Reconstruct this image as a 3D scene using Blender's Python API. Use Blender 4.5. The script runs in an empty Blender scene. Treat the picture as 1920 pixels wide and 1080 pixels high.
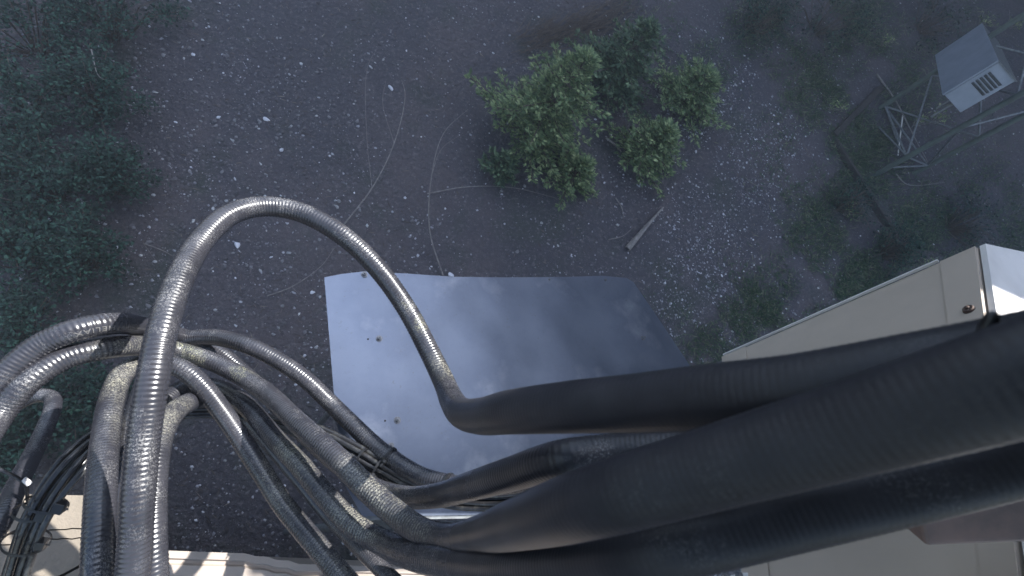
import bpy, bmesh, math, random
import numpy as np
from mathutils import Vector, Matrix, Quaternion

random.seed(7)
rng = np.random.default_rng(7)
scene = bpy.context.scene
col = scene.collection

# ------------------------------------------------------------------ camera
F = 900.0                                   # focal length in pixels of the 1920 px wide picture


def cray(px, py):
    return Vector(((px - 960) / F, -(py - 540) / F, -1.0))


NAD = cray(410, 1010).normalized()          # where straight down lies
Q = NAD.rotation_difference(Vector((0, 0, -1)))
cam_d = bpy.data.cameras.new("camera")
cam = bpy.data.objects.new("camera", cam_d)
col.objects.link(cam)
cam_d.sensor_fit = 'HORIZONTAL'
cam_d.sensor_width = 36.0
cam_d.lens = 36.0 * F / 1920.0
cam_d.clip_start = 0.02
cam_d.clip_end = 500
cam_d.dof.use_dof = True                  # small lens focused on the slope: the cables at the lens go soft
cam_d.dof.focus_distance = 2.6
cam_d.dof.aperture_fstop = cam_d.lens / 2.0
CAMZ = 5.06
cam.location = (0, 0, CAMZ)
cam.rotation_mode = 'QUATERNION'
cam.rotation_quaternion = Q
scene.camera = cam

# ------------------------------------------------------------------ light
SUN_EL, SUN_AZ = 58.0, 34.0                 # azimuth measured from +X towards +Y
world = bpy.data.worlds.new("World")
scene.world = world
world.use_nodes = True
wn = world.node_tree
bg = wn.nodes['Background']
sky = wn.nodes.new('ShaderNodeTexSky')
sky.sky_type = 'NISHITA'
sky.sun_disc = False
sky.sun_elevation = math.radians(SUN_EL)
sky.sun_rotation = math.radians(90 - SUN_AZ)
wn.links.new(sky.outputs[0], bg.inputs[0])
bg.inputs[1].default_value = 0.06
S = Vector((math.cos(math.radians(SUN_EL)) * math.cos(math.radians(SUN_AZ)),
            math.cos(math.radians(SUN_EL)) * math.sin(math.radians(SUN_AZ)),
            math.sin(math.radians(SUN_EL))))
sd = bpy.data.lights.new("sun", 'SUN')
sd.energy = 5.0
sd.angle = math.radians(0.5)
sd.color = (1.0, 0.975, 0.945)
so = bpy.data.objects.new("sun", sd)
col.objects.link(so)
so.rotation_mode = 'QUATERNION'
so.rotation_quaternion = Vector((0, 0, 1)).rotation_difference(S)
so.location = (6, 5, 22)
scene.view_settings.view_transform = 'Standard'
scene.view_settings.look = 'None'
scene.view_settings.exposure = 2.08
scene.view_settings.gamma = 1.0
scene.cycles.max_bounces = 6

# ------------------------------------------------------------------ geometry of the place
CAMP = Vector((0, 0, CAMZ))
GN_C = Vector((.25, .22, 1)).normalized()   # slope of the hillside, camera frame
GN = Q @ GN_C
GD = 5.0


def P(px, py, d):                           # point seen at a pixel at a depth
    return CAMP + Q @ (cray(px, py) * d)


def GP(px, py, up=0.0):                     # point on the hillside
    r = cray(px, py)
    t = (GN_C @ Vector((0, 0, -GD))) if False else GN_C.dot(Vector((0, 0, -GD))) / GN_C.dot(r)
    return CAMP + Q @ (r * t) + GN * up


def ZP(px, py, z):                          # point on a level plane z metres under the camera
    r = Q @ cray(px, py)
    return CAMP + r * (z / r.z)


def gz(x, y):                               # height of the hillside
    p0 = CAMP + Q @ Vector((0, 0, -GD))
    return p0.z - (GN.x * (x - p0.x) + GN.y * (y - p0.y)) / GN.z


def below(T, px, py):
    r = Q @ cray(px, py)
    t = (T.x * r.x + T.y * r.y) / (r.x * r.x + r.y * r.y)
    return CAMP.z + r.z * t


# ------------------------------------------------------------------ materials
def mat(name, base=(.5, .5, .5), rough=.6, metal=0.0, noise=None, bump=None, spec=.5, extra=None):
    """noise=(scale, colour2, lo, hi)  bump=(scale, strength, distance)"""
    m = bpy.data.materials.new(name)
    m.use_nodes = True
    nt = m.node_tree
    b = nt.nodes['Principled BSDF']
    b.inputs['Base Color'].default_value = (*base, 1)
    b.inputs['Roughness'].default_value = rough
    b.inputs['Metallic'].default_value = metal
    b.inputs['Specular IOR Level'].default_value = spec
    tc = nt.nodes.new('ShaderNodeTexCoord')
    if noise:
        layers = noise if isinstance(noise, list) else [noise]
        prev = None
        for (sc, c2, lo, hi) in layers:
            n = nt.nodes.new('ShaderNodeTexNoise')
            n.inputs['Scale'].default_value = sc
            n.inputs['Detail'].default_value = 8
            n.inputs['Roughness'].default_value = .65
            nt.links.new(tc.outputs['Object'], n.inputs['Vector'])
            mr = nt.nodes.new('ShaderNodeMapRange')
            mr.inputs[1].default_value = lo
            mr.inputs[2].default_value = hi
            nt.links.new(n.outputs['Fac'], mr.inputs[0])
            mx = nt.nodes.new('ShaderNodeMix')
            mx.data_type = 'RGBA'
            nt.links.new(mr.outputs[0], mx.inputs[0])
            if prev is None:
                mx.inputs[6].default_value = (*base, 1)
            else:
                nt.links.new(prev, mx.inputs[6])
            mx.inputs[7].default_value = (*c2, 1)
            prev = mx.outputs[2]
        nt.links.new(prev, b.inputs['Base Color'])
    if bump:
        n = nt.nodes.new('ShaderNodeTexNoise')
        n.inputs['Scale'].default_value = bump[0]
        n.inputs['Detail'].default_value = bump[3] if len(bump) > 3 else 6
        nt.links.new(tc.outputs['Object'], n.inputs['Vector'])
        bp = nt.nodes.new('ShaderNodeBump')
        bp.inputs['Strength'].default_value = bump[1]
        bp.inputs['Distance'].default_value = bump[2]
        nt.links.new(n.outputs['Fac'], bp.inputs['Height'])
        nt.links.new(bp.outputs[0], b.inputs['Normal'])
    return m


def island_mat(name, stops, rough=.7, metal=0, spec=.4, trans=0):
    m = bpy.data.materials.new(name)
    m.use_nodes = True
    nt = m.node_tree
    b = nt.nodes['Principled BSDF']
    b.inputs['Roughness'].default_value = rough
    b.inputs['Specular IOR Level'].default_value = spec
    g = nt.nodes.new('ShaderNodeNewGeometry')
    r = nt.nodes.new('ShaderNodeValToRGB')
    el = r.color_ramp.elements
    while len(el) < len(stops):
        el.new(.5)
    for e, (p, c) in zip(el, stops):
        e.position = p
        e.color = (*c, 1)
    nt.links.new(g.outputs['Random Per Island'], r.inputs[0])
    nt.links.new(r.outputs[0], b.inputs['Base Color'])
    if trans:
        tr = nt.nodes.new('ShaderNodeBsdfTranslucent')
        nt.links.new(r.outputs[0], tr.inputs[0])
        ms = nt.nodes.new('ShaderNodeMixShader')
        ms.inputs[0].default_value = trans
        nt.links.new(b.outputs[0], ms.inputs[1])
        nt.links.new(tr.outputs[0], ms.inputs[2])
        nt.links.new(ms.outputs[0], nt.nodes['Material Output'].inputs[0])
    return m


def jacket_mat(name, dust=(.33, .325, .32), lo=.50, hi=.62, base=(.020, .0205, .026), patches=()):
    """black polyethylene jacket, dust and lichen lying on its top"""
    m = bpy.data.materials.new(name)
    m.use_nodes = True
    nt = m.node_tree
    b = nt.nodes['Principled BSDF']
    tc = nt.nodes.new('ShaderNodeTexCoord')
    g = nt.nodes.new('ShaderNodeNewGeometry')
    sx = nt.nodes.new('ShaderNodeSeparateXYZ')
    nt.links.new(g.outputs['Normal'], sx.inputs[0])
    up = nt.nodes.new('ShaderNodeMapRange')
    up.inputs[1].default_value = .15
    up.inputs[2].default_value = .95
    nt.links.new(sx.outputs['Z'], up.inputs[0])

    def noise(scale, lo, hi, detail=6):
        n = nt.nodes.new('ShaderNodeTexNoise')
        n.inputs['Scale'].default_value = scale
        n.inputs['Detail'].default_value = detail
        n.inputs['Roughness'].default_value = .7
        nt.links.new(tc.outputs['Object'], n.inputs['Vector'])
        r = nt.nodes.new('ShaderNodeMapRange')
        r.inputs[1].default_value = lo
        r.inputs[2].default_value = hi
        nt.links.new(n.outputs['Fac'], r.inputs[0])
        return r.outputs[0]

    def mul(a, c):
        x = nt.nodes.new('ShaderNodeMath')
        x.operation = 'MULTIPLY'
        for i, v in enumerate((a, c)):
            if isinstance(v, float):
                x.inputs[i].default_value = v
            else:
                nt.links.new(v, x.inputs[i])
        return x.outputs[0]

    def mix(fac, a, c2):
        mx = nt.nodes.new('ShaderNodeMix')
        mx.data_type = 'RGBA'
        nt.links.new(fac, mx.inputs[0])
        if isinstance(a, tuple):
            mx.inputs[6].default_value = (*a, 1)
        else:
            nt.links.new(a, mx.inputs[6])
        mx.inputs[7].default_value = (*c2, 1)
        return mx.outputs[2]
    film = noise(9, .35, .7)
    c1 = mix(film, base, (.042, .042, .050))
    speck = mul(noise(420, lo, hi), mul(up.outputs[0], noise(11, .48, .68)))
    c2 = mix(speck, c1, dust)
    acc = c2
    for (cc_, rr_) in patches:
        vd = nt.nodes.new('ShaderNodeVectorMath')
        vd.operation = 'DISTANCE'
        nt.links.new(tc.outputs['Object'], vd.inputs[0])
        vd.inputs[1].default_value = cc_
        mrp = nt.nodes.new('ShaderNodeMapRange')
        mrp.inputs[1].default_value = rr_
        mrp.inputs[2].default_value = rr_ * .45
        nt.links.new(vd.outputs['Value'], mrp.inputs[0])
        acc = mix(mul(mul(mrp.outputs[0], up.outputs[0]), mul(noise(330, .46, .60), noise(28, .36, .54))), acc, (.40, .385, .31))
    c2 = acc
    lich = mul(noise(380, .50, .58), noise(5, .63, .70))
    c3 = mix(mul(lich, up.outputs[0]), c2, (.33, .33, .22))
    nt.links.new(c3, b.inputs['Base Color'])
    rr = nt.nodes.new('ShaderNodeMapRange')
    rr.inputs[3].default_value = .26
    rr.inputs[4].default_value = .85
    nt.links.new(speck, rr.inputs[0])
    # the run near the lens is made rougher and less glossy, muting sky reflections
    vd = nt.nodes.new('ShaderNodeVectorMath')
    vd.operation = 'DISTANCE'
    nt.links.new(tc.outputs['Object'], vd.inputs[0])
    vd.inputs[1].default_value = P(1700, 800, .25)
    near_matt = nt.nodes.new('ShaderNodeMapRange')
    near_matt.inputs[1].default_value = .62
    near_matt.inputs[2].default_value = .22
    near_matt.inputs[3].default_value = 0
    near_matt.inputs[4].default_value = .20
    nt.links.new(vd.outputs['Value'], near_matt.inputs[0])
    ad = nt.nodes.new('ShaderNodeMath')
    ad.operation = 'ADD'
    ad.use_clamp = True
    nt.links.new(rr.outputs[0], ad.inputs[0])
    nt.links.new(near_matt.outputs[0], ad.inputs[1])
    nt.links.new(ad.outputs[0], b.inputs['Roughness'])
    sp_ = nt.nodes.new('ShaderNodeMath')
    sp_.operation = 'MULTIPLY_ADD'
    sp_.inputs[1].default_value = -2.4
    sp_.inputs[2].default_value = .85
    nt.links.new(near_matt.outputs[0], sp_.inputs[0])
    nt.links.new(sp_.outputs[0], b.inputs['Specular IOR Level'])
    n = nt.nodes.new('ShaderNodeTexNoise')
    n.inputs['Scale'].default_value = 500
    nt.links.new(tc.outputs['Object'], n.inputs['Vector'])
    bp = nt.nodes.new('ShaderNodeBump')
    bp.inputs['Strength'].default_value = .10
    bp.inputs['Distance'].default_value = .0004
    nt.links.new(n.outputs['Fac'], bp.inputs['Height'])
    nt.links.new(bp.outputs[0], b.inputs['Normal'])
    return m


M = {}
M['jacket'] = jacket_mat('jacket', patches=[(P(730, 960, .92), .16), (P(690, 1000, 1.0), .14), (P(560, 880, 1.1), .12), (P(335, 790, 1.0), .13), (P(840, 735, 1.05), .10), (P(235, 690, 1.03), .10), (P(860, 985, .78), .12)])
M['thin'] = mat('thin_jacket', (.02, .02, .022), .22, spec=.6, noise=(60, (.07, .07, .065), .5, .7))
M['tie'] = mat('tie', (.012, .012, .013), .35)
M['alu'] = mat('aluminium', (.215, .25, .325), .42, .88, noise=[(3, (.17, .20, .27), .4, .6), (3.0, (.42, .46, .54), .54, .78), (90, (.18, .20, .24), .60, .72)],  # pale blotch layer paints the sheet's soft glows into its colour
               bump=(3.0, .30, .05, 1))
M['bolt'] = mat('bolt_steel', (.22, .23, .25), .34, .5, noise=(120, (.14, .14, .145), .5, .6))
M['galv'] = mat('galvanised', (.25, .27, .28), .5, .6, noise=(25, (.14, .15, .16), .4, .65))
M['leg'] = mat('tower_green', (.10, .13, .115), .5, .2, noise=(8, (.06, .075, .07), .4, .65))
M['beige'] = mat('beige_paint', (.50, .425, .35), .5, noise=[(2.2, (.45, .385, .315), .45, .6), (14, (.30, .22, .15), .70, .78)], bump=(30, .1, .002))
M['white'] = mat('glare_and_shade_board_white', (.72, .70, .68), .45, noise=(4, (.62, .60, .58), .45, .65))
M['brown'] = mat('brown_paint', (.27, .185, .155), .55, noise=(6, (.11, .09, .085), .4, .65))
M['cab'] = mat('cabinet_grey', (.34, .38, .46), .38, .35, noise=(5, (.27, .31, .38), .4, .65))
M['dark'] = mat('dark_gap', (.02, .02, .02), .7)
M['roof'] = mat('roof_metal', (.38, .32, .27), .5, .0, noise=(4, (.30, .26, .22), .4, .65))
M['concrete'] = mat('concrete', (.23, .195, .155), .9, noise=[(3, (.19, .165, .13), .4, .62), (40, (.13, .11, .09), .62, .72)], bump=(50, .5, .01))
M['bark'] = mat('bark', (.09, .07, .055), .9, noise=(14, (.16, .13, .11), .45, .65), bump=(30, .8, .02))
M['twig'] = mat('dry_twig', (.19, .175, .165), .85, noise=(20, (.30, .28, .265), .45, .65))
M['timber'] = mat('dark_timber', (.035, .032, .03), .9, noise=(15, (.06, .055, .05), .4, .65))
M['rust'] = mat('rust', (.13, .09, .07), .8, noise=(60, (.06, .035, .03), .4, .6))
M['pad'] = mat('pad_gravel', (.085, .08, .085), .95, noise=[(60, (.17, .17, .18), .48, .6), (2, (.07, .07, .07), .45, .6)], bump=(90, .8, .01))
M['stone'] = island_mat('stones', [(0, (.08, .075, .08)), (.5, (.15, .145, .155)), (.9, (.27, .27, .28)), (1, (.60, .60, .61))], .8)
M['gravel'] = island_mat('crushed_gravel', [(0, (.08, .08, .085)), (.45, (.20, .20, .22)), (.85, (.38, .38, .42)), (1, (.75, .75, .80))], .75)
M['leafdark'] = island_mat('shrub_leaf', [(0, (.004, .014, .010)), (.6, (.016, .050, .036)), (1, (.055, .14, .095))], .55, trans=.2)
M['leafsunlit'] = island_mat('sunlit_weed_leaf', [(0, (.12, .20, .07)), (.6, (.24, .34, .13)), (1, (.55, .58, .30))], .55, trans=.3)  # colours raised so the leaves carry the sun flecks
M['needle'] = island_mat('fir_needles', [(0, (.07, .12, .055)), (.5, (.16, .24, .11)), (1, (.38, .45, .22))], .6, trans=.2)
M['needledark'] = island_mat('dark_needles', [(0, (.04, .075, .048)), (.6, (.09, .15, .085)), (1, (.19, .26, .14))], .6, trans=.1)
M['grass'] = island_mat('grass', [(0, (.04, .08, .04)), (.6, (.08, .14, .07)), (1, (.24, .24, .16))], .7, trans=.2)
M['litter'] = island_mat('dry_litter', [(0, (.05, .035, .03)), (.6, (.10, .08, .065)), (1, (.25, .22, .18))], .85)

# ground: dark soil, purple brown, with fine chips
gm = mat('soil', (.066, .062, .072), .95, noise=[(.55, (.095, .082, .088), .45, .60), (1.3, (.055, .060, .056), .52, .66), (26, (.15, .14, .145), .54, .68), (140, (.26, .25, .27), .60, .68)],
         bump=(22, .9, .05, 10))
M['soil'] = gm


# ------------------------------------------------------------------ mesh helpers
def link(name, me, m, parent=None, smooth=False):
    o = bpy.data.objects.new(name, me)
    col.objects.link(o)
    if m is not None:
        me.materials.append(m)
    if smooth:
        me.shade_smooth()
    if parent is not None:
        o.parent = parent
        o.matrix_parent_inverse = Matrix.Translation(-parent.location) if parent.type == 'EMPTY' else Matrix.Identity(4)
    return o


def tag(o, label=None, cat=None, group=None, kind=None):
    if label:
        o['label'] = label
    if cat:
        o['category'] = cat
    if group:
        o['group'] = group
    if kind:
        o['kind'] = kind
    return o


def empty(name, loc, label, cat, group=None):
    o = bpy.data.objects.new(name, None)
    o.empty_display_size = .1
    col.objects.link(o)
    o.location = loc
    return tag(o, label, cat, group)


def np_mesh(name, V, Fq):
    """V (n,3), Fq (m,k) all faces the same size"""
    V = np.asarray(V, dtype=np.float32)
    Fq = np.asarray(Fq, dtype=np.int32)
    me = bpy.data.meshes.new(name)
    k = Fq.shape[1]
    me.vertices.add(len(V))
    me.vertices.foreach_set('co', V.ravel())
    me.loops.add(Fq.size)
    me.loops.foreach_set('vertex_index', Fq.ravel())
    me.polygons.add(len(Fq))
    me.polygons.foreach_set('loop_start', np.arange(0, Fq.size, k, dtype=np.int32))
    me.polygons.foreach_set('loop_total', np.full(len(Fq), k, dtype=np.int32))
    me.update(calc_edges=True)
    return me


def bm_mesh(name, bm):
    bmesh.ops.recalc_face_normals(bm, faces=bm.faces)
    me = bpy.data.meshes.new(name)
    bm.to_mesh(me)
    bm.free()
    return me


def catmull(pts, step):
    """pts: list of (Vector, radius). evenly resampled (positions, radii, s)"""
    A = np.array([[*p, r] for p, r in pts])
    A = np.vstack([2 * A[0] - A[1], A, 2 * A[-1] - A[-2]])
    A[0, 3] = A[1, 3]
    A[-1, 3] = A[-2, 3]
    out = []
    for i in range(1, len(A) - 2):
        p0, p1, p2, p3 = A[i - 1], A[i], A[i + 1], A[i + 2]
        # centripetal
        d1 = max(np.linalg.norm((p1 - p0)[:3]), 1e-5) ** .5
        d2 = max(np.linalg.norm((p2 - p1)[:3]), 1e-5) ** .5
        d3 = max(np.linalg.norm((p3 - p2)[:3]), 1e-5) ** .5
        m1 = (p2 - p1) + d2 * ((p1 - p0) / d1 - (p2 - p0) / (d1 + d2))
        m2 = (p2 - p1) + d2 * ((p3 - p2) / d3 - (p3 - p1) / (d2 + d3))
        for t in np.linspace(0, 1, 24, endpoint=False):
            out.append((2 * t**3 - 3 * t**2 + 1) * p1 + (t**3 - 2 * t**2 + t) * m1 + (-2 * t**3 + 3 * t**2) * p2 + (t**3 - t**2) * m2)
    out.append(A[-2])
    out = np.array(out)
    for _ in range(6):                      # relax small kinks
        out[1:-1] = .25 * out[:-2] + .5 * out[1:-1] + .25 * out[2:]
    s = np.concatenate([[0], np.cumsum(np.linalg.norm(np.diff(out[:, :3], axis=0), axis=1))])
    n = max(2, int(s[-1] / step))
    ss = np.linspace(0, s[-1], n + 1)
    R = np.stack([np.interp(ss, s, out[:, k]) for k in range(4)], 1)
    return R[:, :3], R[:, 3], ss


def tube_mesh(name, pts, step, n=20, pitch=0, amp=0, close=True):
    X, R, s = catmull(pts, step)
    T = np.gradient(X, axis=0)
    T /= np.linalg.norm(T, axis=1)[:, None]
    u = np.cross(T[0], [0.3, .2, .9])
    u /= np.linalg.norm(u)
    U = [u]
    for i in range(1, len(T)):
        u = u - T[i] * (u @ T[i])
        u /= np.linalg.norm(u)
        U.append(u)
    U = np.array(U)
    Wv = np.cross(T, U)
    a = np.linspace(0, 2 * np.pi, n, endpoint=False)
    rr = R[:, None] * np.ones(n)[None]
    if pitch:
        dist = np.linalg.norm(X - np.array(CAMP), axis=1)
        kk = np.clip((dist - .46) / .28, 0, 1)                    # the stiff length at the lens has finer, flatter ribs
        pit = pitch * (.62 + .38 * kk)
        sp = np.cumsum(np.gradient(s) / pit)
        ph = (sp[:, None] - a[None] / (2 * np.pi) * 1.0) * 2 * np.pi      # helical corrugation
        w = np.cos(ph)
        w = np.sign(w) * np.abs(w) ** .8
        rr = rr * (1 + (amp * (.26 + .74 * kk))[:, None] * w)
    V = X[:, None] + rr[..., None] * (np.cos(a)[None, :, None] * U[:, None] + np.sin(a)[None, :, None] * Wv[:, None])
    m = len(X)
    i = np.arange(m - 1)[:, None] * n
    j = np.arange(n)[None]
    j2 = (j + 1) % n
    Fq = np.stack([i + j, i + j2, i + n + j2, i + n + j], -1).reshape(-1, 4)
    return np_mesh(name, V.reshape(-1, 3), Fq)


def add_box(bm, c, ax, ay, az):
    """c centre, ax/ay/az half vectors"""
    vs = []
    for sx in (-1, 1):
        for sy in (-1, 1):
            for sz in (-1, 1):
                vs.append(bm.verts.new(c + ax * sx + ay * sy + az * sz))
    for f in ((0, 1, 3, 2), (4, 6, 7, 5), (0, 4, 5, 1), (2, 3, 7, 6), (0, 2, 6, 4), (1, 5, 7, 3)):
        bm.faces.new([vs[k] for k in f])


def add_bar(bm, p, q, r, n=8):
    d = (q - p)
    L = d.length
    rot = Vector((0, 0, 1)).rotation_difference(d.normalized()).to_matrix().to_4x4()
    mt = Matrix.Translation((p + q) / 2) @ rot
    bmesh.ops.create_cone(bm, cap_ends=True, segments=n, radius1=r, radius2=r, depth=L, matrix=mt)


def prism(bm, pts, down):
    """solid from a planar polygon (list of Vector) and an extrusion vector"""
    a = [bm.verts.new(p) for p in pts]
    b = [bm.verts.new(p + down) for p in pts]
    bm.faces.new(a)
    bm.faces.new(list(reversed(b)))
    for i in range(len(a)):
        j = (i + 1) % len(a)
        bm.faces.new((a[i], b[i], b[j], a[j]))


def bevel(bm, w, seg=2):
    bmesh.ops.bevel(bm, geom=list(bm.edges), offset=w, segments=seg, affect='EDGES', profile=.6)


# ------------------------------------------------------------------ hillside

# denser where the picture looks
gx = np.sort(np.concatenate([np.linspace(-10, -3, 12), np.linspace(-3, 13, 220), np.linspace(13.2, 26, 16)]))
gy = np.sort(np.concatenate([np.linspace(-10, -2.5, 12), np.linspace(-2.4, 9, 160), np.linspace(9.3, 24, 16)]))
XX, YY = np.meshgrid(gx, gy)


def bumps(x, y):
    return (.05 * np.sin(x * 1.3 + y * .7) * np.sin(y * 1.1 - x * .4) + .02 * np.sin(x * 4.1 + 1) * np.sin(y * 3.7 + 2) + .008 * np.sin(x * 11) * np.sin(y * 9.3))


p0 = CAMP + Q @ Vector((0, 0, -GD))
ZZ = p0.z - (GN.x * (XX - p0.x) + GN.y * (YY - p0.y)) / GN.z + bumps(XX, YY)
V = np.stack([XX, YY, ZZ], -1).reshape(-1, 3)
nxx, nyy = len(gx), len(gy)
ii, jj = np.meshgrid(np.arange(nyy - 1), np.arange(nxx - 1), indexing='ij')
base = ii * nxx + jj
Fq = np.stack([base, base + 1, base + nxx + 1, base + nxx], -1).reshape(-1, 4)
tag(link('hillside', np_mesh('hillside', V, Fq), M['soil'], smooth=True), kind='structure')


def gpt(px, py, up=0.0):                    # hillside with its bumps
    p = GP(px, py)
    return Vector((p.x, p.y, gz(p.x, p.y) + float(bumps(p.x, p.y)) + up))


# ------------------------------------------------------------------ stones and gravel
ICO = None


def ico():
    global ICO
    if ICO is None:
        bm = bmesh.new()
        bmesh.ops.create_icosphere(bm, subdivisions=1, radius=1)
        v = np.array([list(x.co) for x in bm.verts])
        f = np.array([[w.index for w in x.verts] for x in bm.faces])
        bm.free()
        ICO = (v, f)
    return ICO


def scatter_stones(name, pts, sizes, m, label, cat):
    v, f = ico()
    n = len(pts)
    jit = 1 + .28 * rng.standard_normal((n, len(v), 1))
    sc = sizes[:, None, None] * np.stack([rng.uniform(.8, 1.4, n), rng.uniform(.7, 1.1, n), rng.uniform(.4, .8, n)], 1)[:, None]
    VV = v[None] * jit * sc
    a = rng.uniform(0, 2 * np.pi, n)
    t = rng.uniform(-.5, .5, n)
    Rz = np.zeros((n, 3, 3))
    Rz[:, 0, 0] = np.cos(a); Rz[:, 0, 1] = -np.sin(a); Rz[:, 1, 0] = np.sin(a); Rz[:, 1, 1] = np.cos(a); Rz[:, 2, 2] = 1
    Rx = np.zeros((n, 3, 3))
    Rx[:, 0, 0] = 1; Rx[:, 1, 1] = np.cos(t); Rx[:, 1, 2] = -np.sin(t); Rx[:, 2, 1] = np.sin(t); Rx[:, 2, 2] = np.cos(t)
    VV = np.einsum('nij,nvj->nvi', Rz @ Rx, VV) + pts[:, None]
    FF = f[None] + (np.arange(n) * len(v))[:, None, None]
    return tag(link(name, np_mesh(name, VV.reshape(-1, 3), FF.reshape(-1, 3)), m), label, cat, kind='stuff')


def clump(px, py, sc=180.0, seed=0):
    return math.sin(px / sc * 2.1 + seed) * math.sin(py / sc * 1.7 + seed * 2.3) + .6 * math.sin(px / sc * 5.3 + 1.7 * seed) * math.cos(py / sc * 4.9 + seed)


def stones(n, dens, smin, smax, power):
    pts, sz = [], []
    while len(pts) < n:
        px, py = random.uniform(-250, 2150), random.uniform(-200, 1250)
        if random.random() > dens(px, py):
            continue
        p = gpt(px, py)
        k = random.random() ** power
        s = smin + (smax - smin) * k
        pts.append((p.x, p.y, p.z + s * .15))
        sz.append(s)
    return np.array(pts), np.array(sz)


def d_peb(px, py):
    v = .35 + .35 * clump(px, py, 260, 1.3)
    if px < 230:
        v *= .15
    if 250 < px < 700 and 100 < py < 900:
        v += .35
    return v


def d_grav(px, py):
    c = 1340 + (py - 350) * -.12
    v = math.exp(-((px - c) / 130) ** 2) * (1 if py > 120 else .4)
    v += .5 * math.exp(-((px - 1480) / 90) ** 2 - ((py - 250) / 180) ** 2)
    v += .10
    v *= .55 + .45 * clump(px, py, 90, 2.2)
    return v


pp, ss = stones(22000, d_peb, .003, .021, 5.5)
scatter_stones('pebbles', pp, ss, M['stone'], 'grey pebbles scattered over the dark soil', 'pebbles')
pp, ss = stones(30000, d_grav, .004, .016, 2.6)
scatter_stones('gravel', pp, ss, M['gravel'], 'pale crushed gravel in a band right of the fir saplings', 'gravel')


# ------------------------------------------------------------------ leaves, blades, litter
def leaf_cloud(centres, normals, dirs, L, Wd, fold=.25):
    """centres (n,3), dirs along the leaf; 4-corner rhombus leaves bent in the middle as 2 quads"""
    n = len(centres)
    side = np.cross(dirs, normals)
    side /= np.linalg.norm(side, axis=1)[:, None] + 1e-9
    L = L[:, None]
    Wd = Wd[:, None]
    a = centres
    mid = centres + dirs * L * .5 + normals * L * fold * .3
    tip = centres + dirs * L
    l1 = centres + dirs * L * .45 - side * Wd * .5 - normals * L * .06
    r1 = centres + dirs * L * .45 + side * Wd * .5 - normals * L * .06
    VV = np.stack([a, l1, mid, r1, tip], 1)
    f = np.array([[0, 1, 2], [0, 2, 3], [1, 4, 2], [2, 4, 3]])
    FF = f[None] + (np.arange(n) * 5)[:, None, None]
    return VV.reshape(-1, 3), FF.reshape(-1, 3)


def unit(a):
    return a / (np.linalg.norm(a, axis=1)[:, None] + 1e-9)


def shrub(px, py, rpx, label, nleaf=900, h=.55, m='leafdark', leaf=.035, grp='low dark shrubs along the left side'):
    b = gpt(px, py)
    rad = rpx / F * (Q.inverted() @ (b - CAMP)).length * .85
    root = empty('shrub', b, label, 'shrub', grp)
    # stems with leaf sprays at their ends
    bm = bmesh.new()
    cen, nor, dr = [], [], []
    ns = 34
    for k in range(ns):
        a = random.uniform(0, 6.28)
        rr = rad * math.sqrt(random.random()) * random.uniform(.6, 1.15)
        tip = b + Vector((math.cos(a) * rr, math.sin(a) * rr, 0))
        tip.z = gz(tip.x, tip.y) + h * (1.05 - .6 * (rr / rad) ** 2) * random.uniform(.5, 1.1)
        q0 = b + Vector((math.cos(a), math.sin(a), 0)) * rr * .12
        q1 = (b + tip) / 2 + Vector((0, 0, .12))
        add_bar(bm, q0, q1, .006, 4)
        add_bar(bm, q1, tip, .0035, 4)
        for t in range(nleaf // ns):
            u = random.random() ** .7
            c = q1.lerp(tip, u) + Vector([random.gauss(0, .045) for _ in range(3)])
            cen.append(c)
            d = Vector((random.gauss(0, 1), random.gauss(0, 1), random.gauss(.1, .5)))
            dr.append(d)
            nor.append(Vector((random.gauss(0, .5), random.gauss(0, .5), 1)))
    cen = np.array([list(c) for c in cen]); dr = unit(np.array([list(c) for c in dr])); nor = unit(np.array([list(c) for c in nor]))
    L = rng.uniform(.6, 1.3, len(cen)) * leaf
    VV, FF = leaf_cloud(cen, nor, dr, L, L * .55)
    link('stem', bm_mesh('stem', bm), M['bark'], root)
    link('foliage', np_mesh('foliage', VV, FF), M[m], root)
    return root


SH = [(70, 95, 110, 'dark leafy shrub in the top left corner'),
      (215, 70, 95, 'dark shrub beside the top left corner shrub, near the upper edge'),
      (60, 250, 90, 'dark shrub at the left edge, second down the row'),
      (190, 215, 80, 'shadowed shrub right of the left edge row, below the top pair'),
      (110, 375, 100, 'wide dark shrub halfway down the left side'),
      (215, 360, 60, 'small green shrub reaching out onto the stony soil left of the big cable loop'),
      (45, 500, 90, 'dark shrub at the left edge above the left cable arches'),
      (165, 500, 80, 'green shrub just above the left cable arches'),
      (60, 640, 80, 'dark shrub seen behind the left cable arches'),
      (150, 760, 85, 'dark shrub seen beneath the two left cable arches'),
      (30, 850, 75, 'dark shrub beneath the leftmost drooping cable'),
      (-60, 380, 110, 'dark shrub running out of the frame at the left')]
for s_ in SH:
    shrub(*s_, nleaf=2600)
shrub(1650, 480, 75, 'green leafy shrub beside the upper edge of the beige cabinet', 1300, .4, 'leafdark', .035, 'green shrubs on the right side')
shrub(1575, 390, 60, 'low green shrub left of the tower foundation border', 900, .3, 'leafdark', .035, 'green shrubs on the right side')
shrub(1780, 430, 80, 'dim shrub below the lattice tower', 1100, .4, 'leafdark', .035, 'green shrubs on the right side')
shrub(1530, 60, 110, 'dim blue-green shrub near the upper edge left of the steel cabinet', 1500, .6, 'leafdark', .04, 'green shrubs on the right side')
shrub(1400, 60, 90, 'dim green shrub near the upper edge right of the fir saplings', 1200, .5, 'leafdark', .04, 'green shrubs on the right side')
shrub(1720, 60, 70, 'dim shrub just left of the steel cabinet', 900, .5, 'leafdark', .04, 'green shrubs on the right side')


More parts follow.
